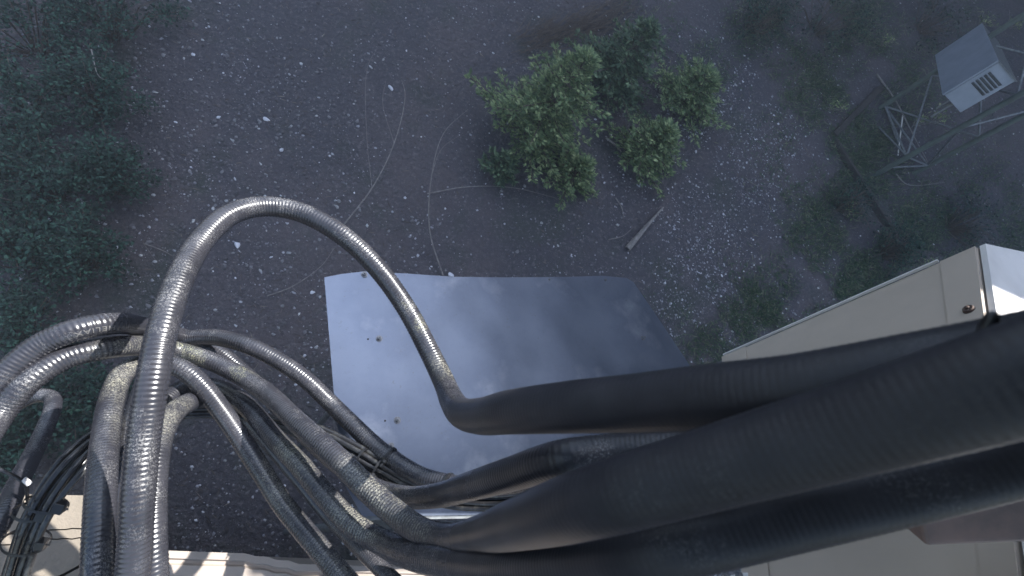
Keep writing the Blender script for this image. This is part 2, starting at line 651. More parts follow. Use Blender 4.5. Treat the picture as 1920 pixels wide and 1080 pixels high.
# bright weeds
def weed(px, py, rpx, label, n=60, h=.25):
    b = gpt(px, py)
    rad = rpx / F * (b - CAMP).length * .8
    root = empty('weed', b, label, 'weed', 'bright yellow-green weeds on the right side')
    cen, nor, dr = [], [], []
    bm = bmesh.new()
    for k in range(10):
        a = random.uniform(0, 6.28)
        rr = rad * random.uniform(.2, 1)
        tip = b + Vector((math.cos(a) * rr, math.sin(a) * rr, h * random.uniform(.4, 1)))
        add_bar(bm, b, tip, .003, 4)
        for t in range(n // 10):
            c = b.lerp(tip, random.uniform(.4, 1)) + Vector([random.gauss(0, .012) for _ in range(3)])
            cen.append(list(c)); dr.append([random.gauss(0, 1), random.gauss(0, 1), random.gauss(.3, .4)]); nor.append([random.gauss(0, .4), random.gauss(0, .4), 1])
    L = rng.uniform(.03, .06, len(cen))
    VV, FF = leaf_cloud(np.array(cen), unit(np.array(nor)), unit(np.array(dr)), L, L * .45)
    link('stem', bm_mesh('stem', bm), M['twig'], root)
    link('foliage', np_mesh('foliage', VV, FF), M['leafsunlit'], root)


weed(1555, 205, 26, 'bright yellow-green weed left of the tower foundation')
weed(1585, 400, 28, 'bright weed above the far end of the beige cabinet')
weed(1835, 48, 30, 'bright leafy weed at the upper edge beside the steel cabinet', 80)
weed(1735, 235, 22, 'pale weed growing inside the lattice tower base')
weed(1705, 240, 14, 'small pale weed at the inside of the tower base', 30)
weed(1650, 85, 14, 'small bright weed above the tower foundation', 40)
weed(1895, 52, 24, 'bright weed at the upper right corner behind the cabinet', 60)
weed(1720, 500, 20, 'bright weed right beside the edge of the beige cabinet', 50)


# grass and litter (nobody could count it)
def blades(name, n, dens, m, label, cat, L0, L1, upw, wd=.004, xr=(-100, 2050)):
    cen, dr, nor = [], [], []
    while len(cen) < n:
        px, py = random.uniform(*xr), random.uniform(-80, 1150)
        if random.random() > dens(px, py):
            continue
        c = gpt(px, py, .004)
        cen.append(list(c)); dr.append([random.gauss(0, 1), random.gauss(0, 1), abs(random.gauss(upw, upw * .4))]); nor.append([random.gauss(0, .5), random.gauss(0, .5), 1])
    L = rng.uniform(L0, L1, len(cen))
    VV, FF = leaf_cloud(np.array(cen), unit(np.array(nor)), unit(np.array(dr)), L, np.full(len(cen), wd))
    tag(link(name, np_mesh(name, VV, FF), M[m]), label, cat, kind='stuff')


def d_grass(px, py):
    v = math.exp(-((px - 1600) / 110) ** 2) * (1 if 150 < py < 720 else .4)
    v += math.exp(-((px - 1420) / 110) ** 2 - ((py - 620) / 80) ** 2)
    v += .8 * math.exp(-((px - 1850) / 160) ** 2 - ((py - 420) / 90) ** 2)
    v += .6 * math.exp(-((px - 1500) / 250) ** 2 - ((py - 80) / 90) ** 2)
    return v * (.4 + .6 * clump(px, py, 70, 3.1))


blades('grass', 42000, d_grass, 'grass', 'short sparse grass between the gravel and the tower', 'grass', .03, .10, .7, .007, xr=(1150, 2050))
blades('dry_litter', 9000, lambda x, y: .5 + .4 * clump(x, y, 120, 5), 'litter', 'dry needles and twig litter over the soil', 'litter', .02, .09, .05, .0022)


# ------------------------------------------------------------------ firs
def fir(px, py, h, r, label, m='needle', whorls=9, cat='fir sapling', grp='fir saplings', b=None, per=7, dens=1.0, ndl=.050):
    if b is None:
        b = gpt(px, py)
    root = empty('fir_tree', b, label, cat, grp)
    link('trunk', tube_mesh('trunk', [(b - Vector((0, 0, .05)), .012 * h + .008), (b + Vector((.01, 0, h * .5)), .008 * h + .005), (b + Vector((0, .01, h)), .003)], .05, 8), M['bark'], root, smooth=True)
    bm = bmesh.new()
    C, D = [], []
    for w in range(whorls):
        t = (w + .6) / whorls
        z = h * (.10 + .9 * t)
        rad = r * (1 - t) ** .8 + .05 * r
        off = random.uniform(0, 6.28)
        for k in range(per):
            a = off + k * 6.283 / per + random.gauss(0, .18)
            ln = rad * random.uniform(.45, 1.25)
            o = b + Vector((0, 0, z))
            dirv = Vector((math.cos(a), math.sin(a), .10 + .35 * t + random.gauss(0, .08))).normalized()
            tip = o + dirv * ln + Vector((0, 0, -.10 * ln))
            add_bar(bm, o, tip, .004 + .003 * (1 - t), 4)
            sidev = dirv.cross(Vector((0, 0, 1))).normalized()
            steps = max(3, int(ln / .07 * dens))
            for i in range(1, steps + 1):
                u = i / steps
                pnt = o.lerp(tip, u)
                sl = ln * .42 * (1 - u) + .045
                for sgn in (-1, 1):
                    tv = (dirv * .75 + sidev * sgn * .8 + Vector((0, 0, random.gauss(0, .12)))).normalized()
                    nt_ = max(1, int(sl / .06))
                    for j in range(nt_):
                        C.append(pnt + tv * (sl * (j + .4) / nt_)); D.append(tv)
                C.append(pnt); D.append(dirv)
    C = np.array([list(c) for c in C]); D = np.array([list(c) for c in D])
    n0 = len(C)
    def many(k, jit, spread):
        c = np.repeat(C, k, 0) + rng.normal(0, spread, (n0 * k, 3))
        d = unit(np.repeat(D, k, 0) + rng.normal(0, jit, (n0 * k, 3)))
        return c, unit(rng.normal(0, .45, d.shape) + np.array([0, 0, 1])), d
    ca, na, da = many(2, .35, .008)
    cb, nb, db = many(5, .55, .006)
    La_ = rng.uniform(.7, 1.25, len(ca)) * ndl * 1.25
    Lb_ = rng.uniform(.6, 1.2, len(cb)) * ndl
    VV, FF = leaf_cloud(np.vstack([ca, cb]), np.vstack([na, nb]), np.vstack([da, db]), np.concatenate([La_, Lb_]), np.concatenate([La_ * .46, Lb_ * .14]))
    link('branches', bm_mesh('branches', bm), M['bark'], root)
    link('foliage', np_mesh('foliage', VV, FF), M[m], root)
    return root


fir(975, 275, 1.3, .74, 'largest fir sapling with pale green tips in the upper middle', whorls=11, per=8)
fir(1185, 305, .60, .50, 'smaller fir sapling right of the largest one', per=8)
fir(1060, 345, .40, .36, 'little fir sapling below the gap between the two larger ones', whorls=6)
fir(1130, 160, .9, .66, 'dim fir sapling behind the largest one near the upper edge', 'needledark', per=8)
fir(1270, 200, .55, .62, 'dim fir sapling at the right end of the sapling group', 'needle', whorls=7, per=8)
fir(930, 330, .35, .26, 'low fir seedling at the lower left of the largest sapling', 'needledark', whorls=5)

# unseen wood up the slope, added to shade the ground (between it and the sun)
azv = Vector((S.x, S.y, 0)).normalized()
lat = Vector((-azv.y, azv.x, 0))
K = S.z / math.hypot(S.x, S.y)
Z0 = 3.3                                   # height of the shadow edge under the camera


def big_shade_conifer(b, h, r, label):
    root = empty('shade_conifer', b, label, 'conifer', 'unseen conifers added up the slope for shade')
    link('trunk', tube_mesh('trunk', [(b - Vector((0, 0, .3)), .16), (b + Vector((0, 0, h * .5)), .1), (b + Vector((0, 0, h)), .02)], .4, 8), M['bark'], root, smooth=True)
    n = 15000
    t = rng.random(n) ** .8
    rad = r * np.sqrt(np.clip(1 - t ** 5, .002, 1)) * rng.uniform(.1, 1, n) ** .6
    a = rng.uniform(0, 6.283, n)
    C = np.stack([b.x + rad * np.cos(a), b.y + rad * np.sin(a), b.z + h * (.06 + .94 * t) - rad * .25], 1)
    D = unit(np.stack([np.cos(a), np.sin(a), rng.normal(-.2, .3, n)], 1))
    N = unit(rng.normal(0, .6, (n, 3)) + np.array([0, 0, .8]))
    L = rng.uniform(.45, .9, n)
    VV, FF = leaf_cloud(C, N, D, L, L * .45)
    link('crown', np_mesh('crown', VV, FF), M['needledark'], root)


big_pos = []
for row, s0 in enumerate((15.5, 17.8)):
    for i in range(-4, 5):
        s = s0 + random.uniform(-.4, .4)
        l = i * 2.1 + (1.05 if row else 0) + random.uniform(-.15, .15)
        q = azv * s + lat * l
        zb = gz(q.x, q.y)
        h = CAMZ - (4.65 if abs(l) < 3.5 else Z0) + K * s - zb + random.uniform(-.12, .12)
        big_pos.append((Vector((q.x, q.y, zb)), h))
for b, h in big_pos:
    big_shade_conifer(b, h, 2.7, 'tall dark conifer added out of view up the slope for shade')


# ------------------------------------------------------------------ twigs, sticks, log
def wood(name, pts, r0, label, cat, grp=None, m='twig', tips=(), seg=6):
    """pts: (px,py,height over the ground)"""
    P3 = [gpt(x, y, h) for x, y, h in pts]
    n = len(P3)
    o = link(name, tube_mesh(name, [(p, 1.12 * r0 * (1 - .7 * i / (n - 1))) for i, p in enumerate(P3)], .03, seg), M[m], smooth=True)
    tag(o, label, cat, grp)
    for tp in tips:
        Q3 = [gpt(x, y, h) for x, y, h in tp]
        link('side_twig', tube_mesh('side_twig', [(p, r0 * .45 * (1 - .7 * i / (len(Q3) - 1))) for i, p in enumerate(Q3)], .03, 5), M[m], o, smooth=True)
    return o


bg_ = 'bare twigs on the hillside'
wood('bare_branch', [(640, 430, .05), (690, 370, .18), (725, 300, .28), (742, 220, .3), (735, 195, .3)], .007, 'bare curved twig rising above the top of the big cable loop', 'twig', bg_,
     tips=[[(690, 370, .18), (675, 290, .3), (672, 180, .35), (690, 145, .35)], [(725, 300, .28), (700, 240, .35), (705, 200, .35)]])
wood('bare_branch', [(832, 515, .02), (800, 440, .12), (797, 350, .2), (815, 280, .25), (860, 235, .25)], .007, 'long bare twig arching up from the top edge of the aluminium sheet', 'twig', bg_,
     tips=[[(797, 350, .2), (810, 310, .25), (850, 280, .25)]])
wood('bare_branch', [(800, 365, .03), (870, 355, .06), (960, 352, .05), (1040, 372, .03)], .006, 'bare twig lying level below the largest fir sapling', 'twig', bg_)
wood('bare_branch', [(1125, 270, .1), (1145, 285, .08), (1165, 303, .05)], .014, 'thick pale stick beneath the smaller fir sapling', 'stick')
wood('bare_branch', [(1140, 450, .02), (1165, 445, .03), (1182, 430, .02)], .006, 'short curved stick on the gravel left of the pale log', 'twig', bg_)
wood('bare_branch', [(1150, 375, .02), (1160, 395, .03), (1165, 412, .02)], .007, 'short pale stick above the pale log', 'twig', bg_)
wood('bare_branch', [(270, 460, .02), (310, 478, .04), (325, 485, .02)], .005, 'pale twig on the soil just left of the big cable loop', 'twig', bg_,
     tips=[[(270, 460, .02), (290, 490, .05), (300, 500, .03)]])
wood('bare_branch', [(190, 165, .5), (205, 215, .5), (225, 222, .5)], .005, 'thin bare twig over the shrubs near the top left', 'twig', bg_)
wood('bare_branch', [(500, 560, .02), (545, 545, .05), (600, 505, .04), (625, 470, .03)], .006, 'thin twig inside the big cable loop', 'twig', bg_,
     tips=[[(545, 545, .05), (560, 560, .04), (575, 570, .03)]])
wood('bare_branch', [(1395, 335, .02), (1412, 350, .05), (1430, 350, .03)], .005, 'small twig on the gravel band right of the saplings', 'twig', bg_)
wood('bare_branch', [(0, 60, .8), (25, 110, .8), (48, 150, .8), (50, 200, .7)], .009, 'pale bare branch in the top left corner', 'branch')
wood('fallen_log', [(1172, 470, .03), (1200, 435, .035), (1235, 395, .03)], .034, 'short pale fallen log between the fir saplings and the aluminium sheet', 'log')
rt = empty('brush_pile', gpt(1060, 60), 'heap of fibrous grey brown dead brush at the upper edge behind the fir', 'brush pile')
bm = bmesh.new()
for i in range(420):
    t = random.random()
    x, y = 975 + 175 * t + random.gauss(0, 16), 92 - 62 * t + random.gauss(0, 16)
    a = random.gauss(-.45, .35)
    L = random.uniform(14, 48)
    h0 = random.uniform(.0, .16)
    p, q = gpt(x, y, h0), gpt(x + L * math.cos(a), y + L * math.sin(a), h0 + random.gauss(0, .03))
    mdl = (p + q) / 2 + Vector((0, 0, random.gauss(.01, .012)))
    rr_ = random.uniform(.0018, .0045)
    add_bar(bm, p, mdl, rr_, 5)
    add_bar(bm, mdl, q, rr_ * .8, 5)
link('brush', bm_mesh('brush', bm), M['bark'], rt)

# larger rocks, each its own
ROCKS = [(500, 222, 'pale rock in the soil above the big cable loop'), (585, 552, 'pale flat stone inside the big cable loop'), (445, 462, 'grey stone inside the left of the big cable loop'),
         (528, 282, 'flat grey stone above the top of the big cable loop'), (730, 172, 'pale stone left of the long bare twigs'), (1300, 288, 'mossy stone right of the smaller fir sapling'),
         (1316, 250, 'upright pale stone on the gravel band'), (410, 215, 'white stone above the left of the cable loop'), (362, 98, 'pale stone near the upper edge left of the middle'),
         (1462, 230, 'pale stone on the upper part of the gravel band'), (848, 513, 'small pale stone at the top edge of the aluminium sheet')]
for (px, py, lb) in ROCKS:
    v, f = ico()
    bm = bmesh.new()
    bmesh.ops.create_icosphere(bm, subdivisions=2, radius=1)
    s0 = random.uniform(.015, .028)
    ph = random.uniform(0, 6)
    for vv in bm.verts:
        c = vv.co
        k_ = 1 + .18 * math.sin(3 * c.x + ph) + .14 * math.sin(4 * c.y + ph * 2) + random.gauss(0, .04)
        vv.co = Vector((c.x * 1.25, c.y * .85, c.z * .6)) * k_ * s0
    rot = Matrix.Rotation(random.uniform(0, 6.28), 4, 'Z')
    bmesh.ops.transform(bm, matrix=Matrix.Translation(gpt(px, py, s0 * .3)) @ rot, verts=bm.verts)
    tag(link('rock', bm_mesh('rock', bm), M['gravel']), lb, 'rock', 'single larger stones')

# ------------------------------------------------------------------ aluminium sheet
SZ = -1.40
SHP = [(608, 520), (645, 513), (683, 509), (765, 513), (850, 519), (950, 520), (1060, 519), (1130, 517), (1175, 521), (1188, 529), (1240, 605), (1300, 695), (1345, 800),
       (1200, 958), (870, 966), (680, 968), (650, 915), (628, 760)]
rt = empty('ice_shield', ZP(900, 700, SZ), 'wide bluish aluminium sheet with cut corner below the cables', 'metal sheet')
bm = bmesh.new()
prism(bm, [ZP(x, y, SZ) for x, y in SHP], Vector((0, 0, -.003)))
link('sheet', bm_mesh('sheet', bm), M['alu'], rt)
for (x, y, s) in [(683, 515, 1), (711, 635, 1), (745, 788, 1), (1205, 634, 1), (1135, 525, .6), (1030, 524, .5), (733, 836, .9)]:
    c = ZP(x, y, SZ)
    bm = bmesh.new()
    bmesh.ops.create_cone(bm, cap_ends=True, segments=20, radius1=.0105 * s, radius2=.010 * s, depth=.002, matrix=Matrix.Translation(c + Vector((0, 0, .0015))))
    bmesh.ops.create_cone(bm, cap_ends=True, segments=6, radius1=.0072 * s, radius2=.0068 * s, depth=.008 * s, matrix=Matrix.Translation(c + Vector((0, 0, .0065 * s))) @ Matrix.Rotation(random.random(), 4, 'Z'))
    bmesh.ops.create_cone(bm, cap_ends=True, segments=10, radius1=.003 * s, radius2=.0028 * s, depth=.006 * s, matrix=Matrix.Translation(c + Vector((0, 0, .0128 * s))))
    link('bolt', bm_mesh('bolt', bm), M['bolt'], rt)
for (x, y) in [(690, 636), (722, 789), (1085, 830)]:
    bm = bmesh.new()
    bmesh.ops.create_cone(bm, cap_ends=True, segments=12, radius1=.0028, radius2=.0028, depth=.0012, matrix=Matrix.Translation(ZP(x, y, SZ) + Vector((0, 0, .0006))))
    link('hole', bm_mesh('hole', bm), M['dark'], rt)
# angle irons under the sheet and its posts
a0, a1 = ZP(668, 972, SZ), ZP(1230, 964, SZ)
b0, b1 = ZP(690, 560, SZ), ZP(1180, 570, SZ)
for (u, w) in ((a0, a1), (b0, b1)):
    bm = bmesh.new()
    d = (w - u)
    dn = d.normalized()
    sd_ = dn.cross(Vector((0, 0, 1)))
    add_box(bm, (u + w) / 2 + Vector((0, 0, -.026)), d / 2, sd_ * .004, Vector((0, 0, .022)))
    add_box(bm, (u + w) / 2 + Vector((0, 0, -.0075)) + sd_ * (-.022), d / 2 * .999, sd_ * .018, Vector((0, 0, .003)))
    link('angle_iron', bm_mesh('angle_iron', bm), M['galv'], rt)
for (u, w) in ((a0, a1), (b0, b1)):
    for t in (.18, .85):
        c = u.lerp(w, t)
        bm = bmesh.new()
        z0 = gz(c.x, c.y) - .1
        add_bar(bm, Vector((c.x, c.y, z0)), Vector((c.x, c.y, c.z - .05)), .022, 12)
        link('post', bm_mesh('post', bm), M['galv'], rt, smooth=False)

# ------------------------------------------------------------------ cables
DIA = .045
PITCH = .0074


def cable_pts(lst, dia=DIA):
    return [(P(x, y, dia * F / w), dia / 2) for x, y, w in lst]


CABLES = [
    ('A', [(240, 1180, 56), (246, 1110, 56), (252, 1040, 56), (258, 940, 56), (268, 830, 55), (285, 720, 54), (302, 630, 52), (330, 540, 48), (375, 455, 43), (430, 403, 40), (490, 387, 38), (560, 397, 37),
           (640, 440, 37), (705, 500, 37), (760, 575, 37), (803, 655, 38), (832, 715, 40), (848, 752, 46), (868, 775, 56), (905, 780, 68), (960, 772, 82), (1080, 762, 98), (1200, 755, 110),
           (1350, 744, 127), (1500, 734, 142), (1700, 706, 158), (1900, 674, 170), (2150, 630, 185)],
     'black corrugated cable making the big loop up over the aluminium sheet'),
    ('B', [(-70, 800, 46), (-20, 735, 46), (30, 683, 45), (80, 645, 44), (144, 618, 43), (205, 607, 41), (265, 612, 36), (320, 625, 31), (361, 637, 29), (410, 661, 29), (463, 704, 29), (505, 745, 29),
           (560, 805, 30), (630, 868, 32), (690, 910, 35), (755, 931, 38), (820, 929, 44), (880, 912, 52), (960, 888, 62), (1060, 860, 72), (1150, 850, 72), (1300, 838, 76), (1500, 795, 82), (1700, 755, 90), (1950, 700, 100), (2150, 660, 108)],
     'upper of the two corrugated cables arching in from the left edge'),
    ('C', [(-80, 905, 50), (-35, 830, 48), (0, 777, 46), (48, 720, 45), (120, 672, 43), (193, 654, 41), (265, 648, 37), (327, 656, 33), (395, 677, 33), (480, 722, 34), (559, 793, 38), (641, 868, 42), (690, 918, 44),
           (747, 967, 47), (790, 997, 50), (840, 1010, 54), (906, 1000, 68), (960, 985, 88), (1112, 940, 128), (1314, 882, 146), (1537, 818, 166), (1707, 768, 184), (1920, 705, 206), (2150, 640, 225)],
     'lower of the two corrugated cables arching in from the left edge'),
    ('D', [(262, 1200, 38), (264, 1080, 38), (266, 950, 38), (275, 830, 36), (310, 752, 33), (360, 722, 31), (410, 728, 31), (460, 760, 33), (520, 828, 36), (562, 872, 38), (610, 930, 40), (662, 984, 42), (712, 1014, 44),
           (770, 1040, 50), (860, 1058, 60), (960, 1065, 78), (1100, 1055, 98), (1219, 1035, 112), (1484, 968, 122), (1697, 912, 130), (1920, 850, 140), (2150, 780, 155)],
     'corrugated cable nearest the bottom edge on the right half'),
    ('E', [(292, 1180, 50), (287, 1080, 50), (285, 980, 49), (288, 890, 47), (300, 820, 44), (322, 778, 40), (350, 757, 36), (385, 748, 32), (434, 762, 29), (470, 792, 28), (510, 838, 27), (559, 897, 27),
           (612, 962, 27), (689, 1041, 29), (760, 1110, 31), (860, 1190, 34)],
     'corrugated cable bent over close to the right of the tall loop cable, then descending right'),
    ('F', [(178, 1180, 54), (182, 1100, 54), (186, 1000, 52), (190, 910, 49), (197, 830, 45), (210, 750, 41), (232, 700, 38), (268, 682, 36), (310, 681, 35), (350, 697, 35), (385, 730, 35), (412, 765, 35), (440, 805, 35),
           (487, 878, 36), (530, 945, 37), (593, 1022, 39), (645, 1085, 41), (720, 1170, 44)],
     'corrugated cable humped behind the tall loop cable, its left leg left of the loop'),
    ('G', [(216, 1180, 42), (221, 1080, 42), (228, 980, 40), (238, 880, 38), (255, 780, 35), (285, 690, 32), (330, 643, 30), (385, 632, 30), (458, 645, 31), (520, 675, 31), (575, 713, 31), (617, 753, 31), (665, 800, 32),
           (713, 844, 33), (785, 891, 34), (845, 908, 35), (905, 912, 36), (1000, 900, 38), (1200, 870, 42), (1500, 840, 46), (1800, 800, 50), (2100, 760, 54)],
     'slim corrugated cable arching across the left edge of the aluminium sheet'),
    ('H', [(-50, 1060, 38), (0, 979, 36), (29, 916, 33), (63, 849, 29), (86, 800, 27), (99, 765, 26), (94, 744, 25), (72, 741, 25), (43, 752, 25), (10, 775, 25), (-50, 830, 26)],
     'corrugated cable with a tight hook at the far left under the arches'),
]
cab_obj = {}
SUNPTS = {}
for nm, lst, lb in CABLES:
    dia = .04 if nm == 'H' else DIA
    pts = cable_pts(lst, dia)
    me = tube_mesh('corrugated_cable', pts, .0014, 22, PITCH, .020)
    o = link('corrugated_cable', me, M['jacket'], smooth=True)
    tag(o, lb, 'cable', 'corrugated coaxial cables')
    cab_obj[nm] = o
    SUNPTS[nm] = [((x, y), tuple((p + S * ((CAMZ + .25 - p.z) / S.z))[:2]) if True else None) for (x, y, w), (p, r) in zip(lst, pts)]

# thin smooth cables in a bundle
TB = [(-20, 1200, 1.00), (12, 1130, .99), (38, 1050, .98), (62, 985, .97), (97, 922, .98), (140, 868, 1.0), (190, 822, 1.06), (260, 785, 1.18), (340, 772, 1.28), (420, 774, 1.32), (500, 788, 1.30), (580, 812, 1.26),
      (660, 850, 1.22), (715, 882, 1.21), (775, 913, 1.21), (850, 935, 1.2), (950, 938, 1.18), (1100, 915, 1.15), (1300, 880, 1.1), (1600, 820, 1.05), (2000, 750, 1.0)]
tb_lab = ['first thin smooth black cable of the tied bundle, at its outer upper side', 'thin black cable of the tied bundle next to its outer upper side', 'thin black cable at the middle of the tied bundle',
          'thin black cable in the tied bundle just inside its lower side', 'thin smooth black cable at the lower inner side of the tied bundle', 'thin black cable riding on top of the tied bundle', 'thin black cable lying deepest in the tied bundle']
offs = [(-26, 0), (-15, .012), (-4, 0), (7, .012), (18, 0), (26, .014), (2, -.013)]
TC = [P(x, y, d) for x, y, d in TB]
for i, (of, dz) in enumerate(offs):
    pts = []
    for k_, (x, y, d) in enumerate(TB):
        x0, y0 = TB[max(0, k_ - 1)][:2]
        x1, y1 = TB[min(len(TB) - 1, k_ + 1)][:2]
        L = math.hypot(x1 - x0, y1 - y0)
        nx_, ny_ = -(y1 - y0) / L, (x1 - x0) / L
        wob = 3 * math.sin(k_ * .9 + i * 1.7)
        sq = .8 if x < 150 else (.34 if 240 < x < 520 else .6)
        pts.append((P(x + nx_ * (of * sq + wob * .7), y + ny_ * (of * sq + wob * .7), d - dz), .0066))
    o = link('thin_cable', tube_mesh('thin_cable', pts, .012, 12), M['thin'], smooth=True)
    tag(o, tb_lab[i], 'thin cable', 'thin smooth cables in the tied bundle')


# cable ties
def tie(px, py, d, r, tang, label, head=1.0, m='tie'):
    c = P(px, py, d)
    t = tang.normalized()
    u = t.cross(Vector((0, 0, 1))).normalized()
    w = u.cross(t)
    bm = bmesh.new()
    n, wd, th = 28, .0028, .0010
    ring = []
    for i in range(n):
        a = 6.2832 * i / n
        e = u * math.cos(a) + w * math.sin(a)
        ring.append([bm.verts.new(c + e * (r + th * o_) + t * (wd * s_)) for o_, s_ in ((0, -1), (0, 1), (1, 1), (1, -1))])
    for i in range(n):
        A_, B_ = ring[i], ring[(i + 1) % n]
        for k_ in range(4):
            bm.faces.new((A_[k_], A_[(k_ + 1) % 4], B_[(k_ + 1) % 4], B_[k_]))
    root = link('cable_tie', bm_mesh('cable_tie', bm), M[m])
    tag(root, label, 'cable tie', 'black cable ties')
    toc = (CAMP - c).normalized()
    hp = c + (toc * .75 + u * .65).normalized() * (r + .004)
    bm = bmesh.new()
    add_box(bm, hp, t * .0045 * head, u * .004 * head, w * .0045 * head)
    bevel(bm, .0008, 1)
    link('tie_head', bm_mesh('tie_head', bm), M[m], root)
    bm = bmesh.new()
    add_box(bm, hp + u * .008, u * .007, t * .0016, w * .0006)
    link('tie_tail', bm_mesh('tie_tail', bm), M[m], root)


def tan_at(lst, i, dia=DIA):
    p = cable_pts(lst, dia)
    return p[min(i + 1, len(p) - 1)][0] - p[max(i - 1, 0)][0]


cl = {nm: l for nm, l, _ in CABLES}
tie(730, 856, DIA * F / 33.4, .0242, tan_at(cl['G'], 13), 'cable tie with a square head on the slim cable over the aluminium sheet')
tie(842, 907, DIA * F / 35, .0242, tan_at(cl['G'], 15), 'cable tie at the low point of the slim cable by the sheet')
tie(708, 878, 1.205, .027, TC[13] - TC[12], 'cable tie round the thin bundle at the left edge of the sheet')
tie(680, 861, 1.205, .027, TC[12] - TC[11], 'second cable tie round the thin bundle left of the sheet')
tie(87, 945, .972, .036, TC[4] - TC[3], 'thick tie round the thin bundle over the concrete slab', 2.2)
tie(50, 1015, .972, .037, TC[3] - TC[2], 'lowest tie round the thin bundle over the concrete slab', 2.0)
tie(60, 960, .972, .030, TC[4] - TC[2], 'tie with a bulky black head on the left of the thin bundle', 2.4)

# raised lettering on the cable jacket (printed upside down along it)
pA, pB = P(212, 605, DIA * F / 41), P(146, 619, DIA * F / 43)
fc = bpy.data.curves.new('lettering', 'FONT')
fc.body = 'HELIAX'
fc.size = .0145
fc.extrude = .0004
fc.align_x = 'CENTER'
fc.align_y = 'CENTER'
fc.space_character = 1.15
to = bpy.data.objects.new('lettering', fc)
col.objects.link(to)
bpy.context.view_layer.update()
dg = bpy.context.evaluated_depsgraph_get()
me = bpy.data.meshes.new_from_object(to.evaluated_get(dg))
bpy.data.objects.remove(to)
bm = bmesh.new()
bm.from_mesh(me)
bmesh.ops.subdivide_edges(bm, edges=[e for e in bm.edges if e.calc_length() > .003], cuts=2)
Xs, Rs, Ss = catmull(cable_pts(cl['B']), .002)
Tg = np.gradient(Xs, axis=0)
i0 = int(np.argmin(np.linalg.norm(np.cross(Xs - np.array(CAMP), np.array((P(172, 612, 1.0) - CAMP).normalized())), axis=1)[:len(Xs) // 3]))
rad = DIA / 2 * 1.035
for v in bm.verts:                          # wrap on the jacket along the real run, just under the highlight
    x, y, z = v.co
    k_ = i0 - x / .002                      # the text runs towards the left end
    k0 = int(math.floor(k_))
    fr = k_ - k0
    c_ = Vector(Xs[k0]).lerp(Vector(Xs[k0 + 1]), fr)
    t_ = -Vector(Tg[k0]).normalized()
    toc = CAMP - c_
    nz = (toc - t_ * toc.dot(t_)).normalized()
    ty = nz.cross(t_)
    ang = y / rad + .38
    v.co = c_ + (nz * math.cos(ang) + ty * math.sin(ang)) * (rad + z)
link('lettering', bm_mesh('lettering', bm), mat('raised_print', (.15, .145, .14), .5), cab_obj['B'])

# thin wire at the far left
o = link('thin_wire', tube_mesh('thin_wire', [(P(-30, 868, 1.0), .004), (P(10, 885, 1.0), .004), (P(45, 905, 1.02), .004), (P(52, 940, 1.05), .003)], .01, 8), M['thin'], smooth=True)
tag(o, 'thin black wire entering at the left edge behind the hooked cable', 'wire')
bm = bmesh.new()
add_bar(bm, P(44, 898, 1.018), P(56, 908, 1.024), .0055, 10)
link('wire_cap', bm_mesh('wire_cap', bm), M['white'], o)

# hanger clamp at the right end of the big bundle
rt = empty('cable_hanger', P(1870, 640, .25), 'black rounded clamp finger sticking up from the cables at the right edge', 'cable clamp')
me = tube_mesh('finger', [(P(1836, 640, .212), .0028), (P(1850, 612, .211), .0028), (P(1861, 592, .21), .0026), (P(1864, 585, .21), .0014)], .001, 16)
link('finger', me, M['tie'], rt, smooth=True)
bm = bmesh.new()
bmesh.ops.create_uvsphere(bm, u_segments=20, v_segments=12, radius=.0022, matrix=Matrix.Translation(P(1880, 608, .212)))
link('clamp_knob', bm_mesh('clamp_knob', bm), M['tie'], rt, smooth=True)

# ------------------------------------------------------------------ beige cabinet at the right
TD = 1.2
T1 = P(1830, 462, TD)
zt = T1.z - CAMZ
T2 = ZP(1903, 1010, zt)
T2 = T1 + (T2 - T1) * 1.35
zb = below(T1, 1353, 670) - CAMZ
B1 = ZP(1353, 670, zb)
B2 = ZP(1392, 1078, zb)
_n = (T2 - T1).cross(B1 - T1)
_r = Q @ cray(1392, 1078)
B2 = CAMP + _r * ((T1 - CAMP).dot(_n) / _r.dot(_n))     # same plane as the other three corners
B2 = B1 + (B2 - B1) * 1.35
rv = ZP(1990, 494, zt) - T1
rv = rv.normalized() * .9
rt = empty('equipment_cabinet', Vector((B1.x, B1.y, B1.z)), 'large beige steel cabinet with shaded side and sunlit white top at the right', 'equipment cabinet')
bm = bmesh.new()
vv = [bm.verts.new(p) for p in (T1, T2, B2, B1, T1 + rv, T2 + rv, B2 + rv, B1 + rv)]
for f in ((0, 1, 2, 3), (4, 7, 6, 5), (3, 2, 6, 7), (0, 3, 7, 4), (1, 5, 6, 2), (0, 4, 5, 1)):
    bm.faces.new([vv[i] for i in f])
bevel(bm, .006, 3)
link('body', bm_mesh('body', bm), M['beige'], rt)
up_ = Vector((0, 0, .004))
bm = bmesh.new()
prism(bm, [T1 + up_ + rv * .012, T1 + rv + up_, T2 + rv + up_, T2 + up_ + rv * .012], Vector((0, 0, .012)))
link('sunlit_roof_panel', bm_mesh('sunlit_roof_panel', bm), M['white'], rt)  # white colour paints the sun's glare on the beige cabinet's top
# outward normal of the shaded side
fn = (T2 - T1).cross(B1 - T1).normalized()
if fn.dot(CAMP - T1) < 0:
    fn = -fn
e1 = (B1 - T1)
e2 = (T2 - T1)


def side(u, v, out=0.0):                    # u down the side, v along the top edge
    return (T1.lerp(T2, v)).lerp(B1.lerp(B2, v), u) + fn * out


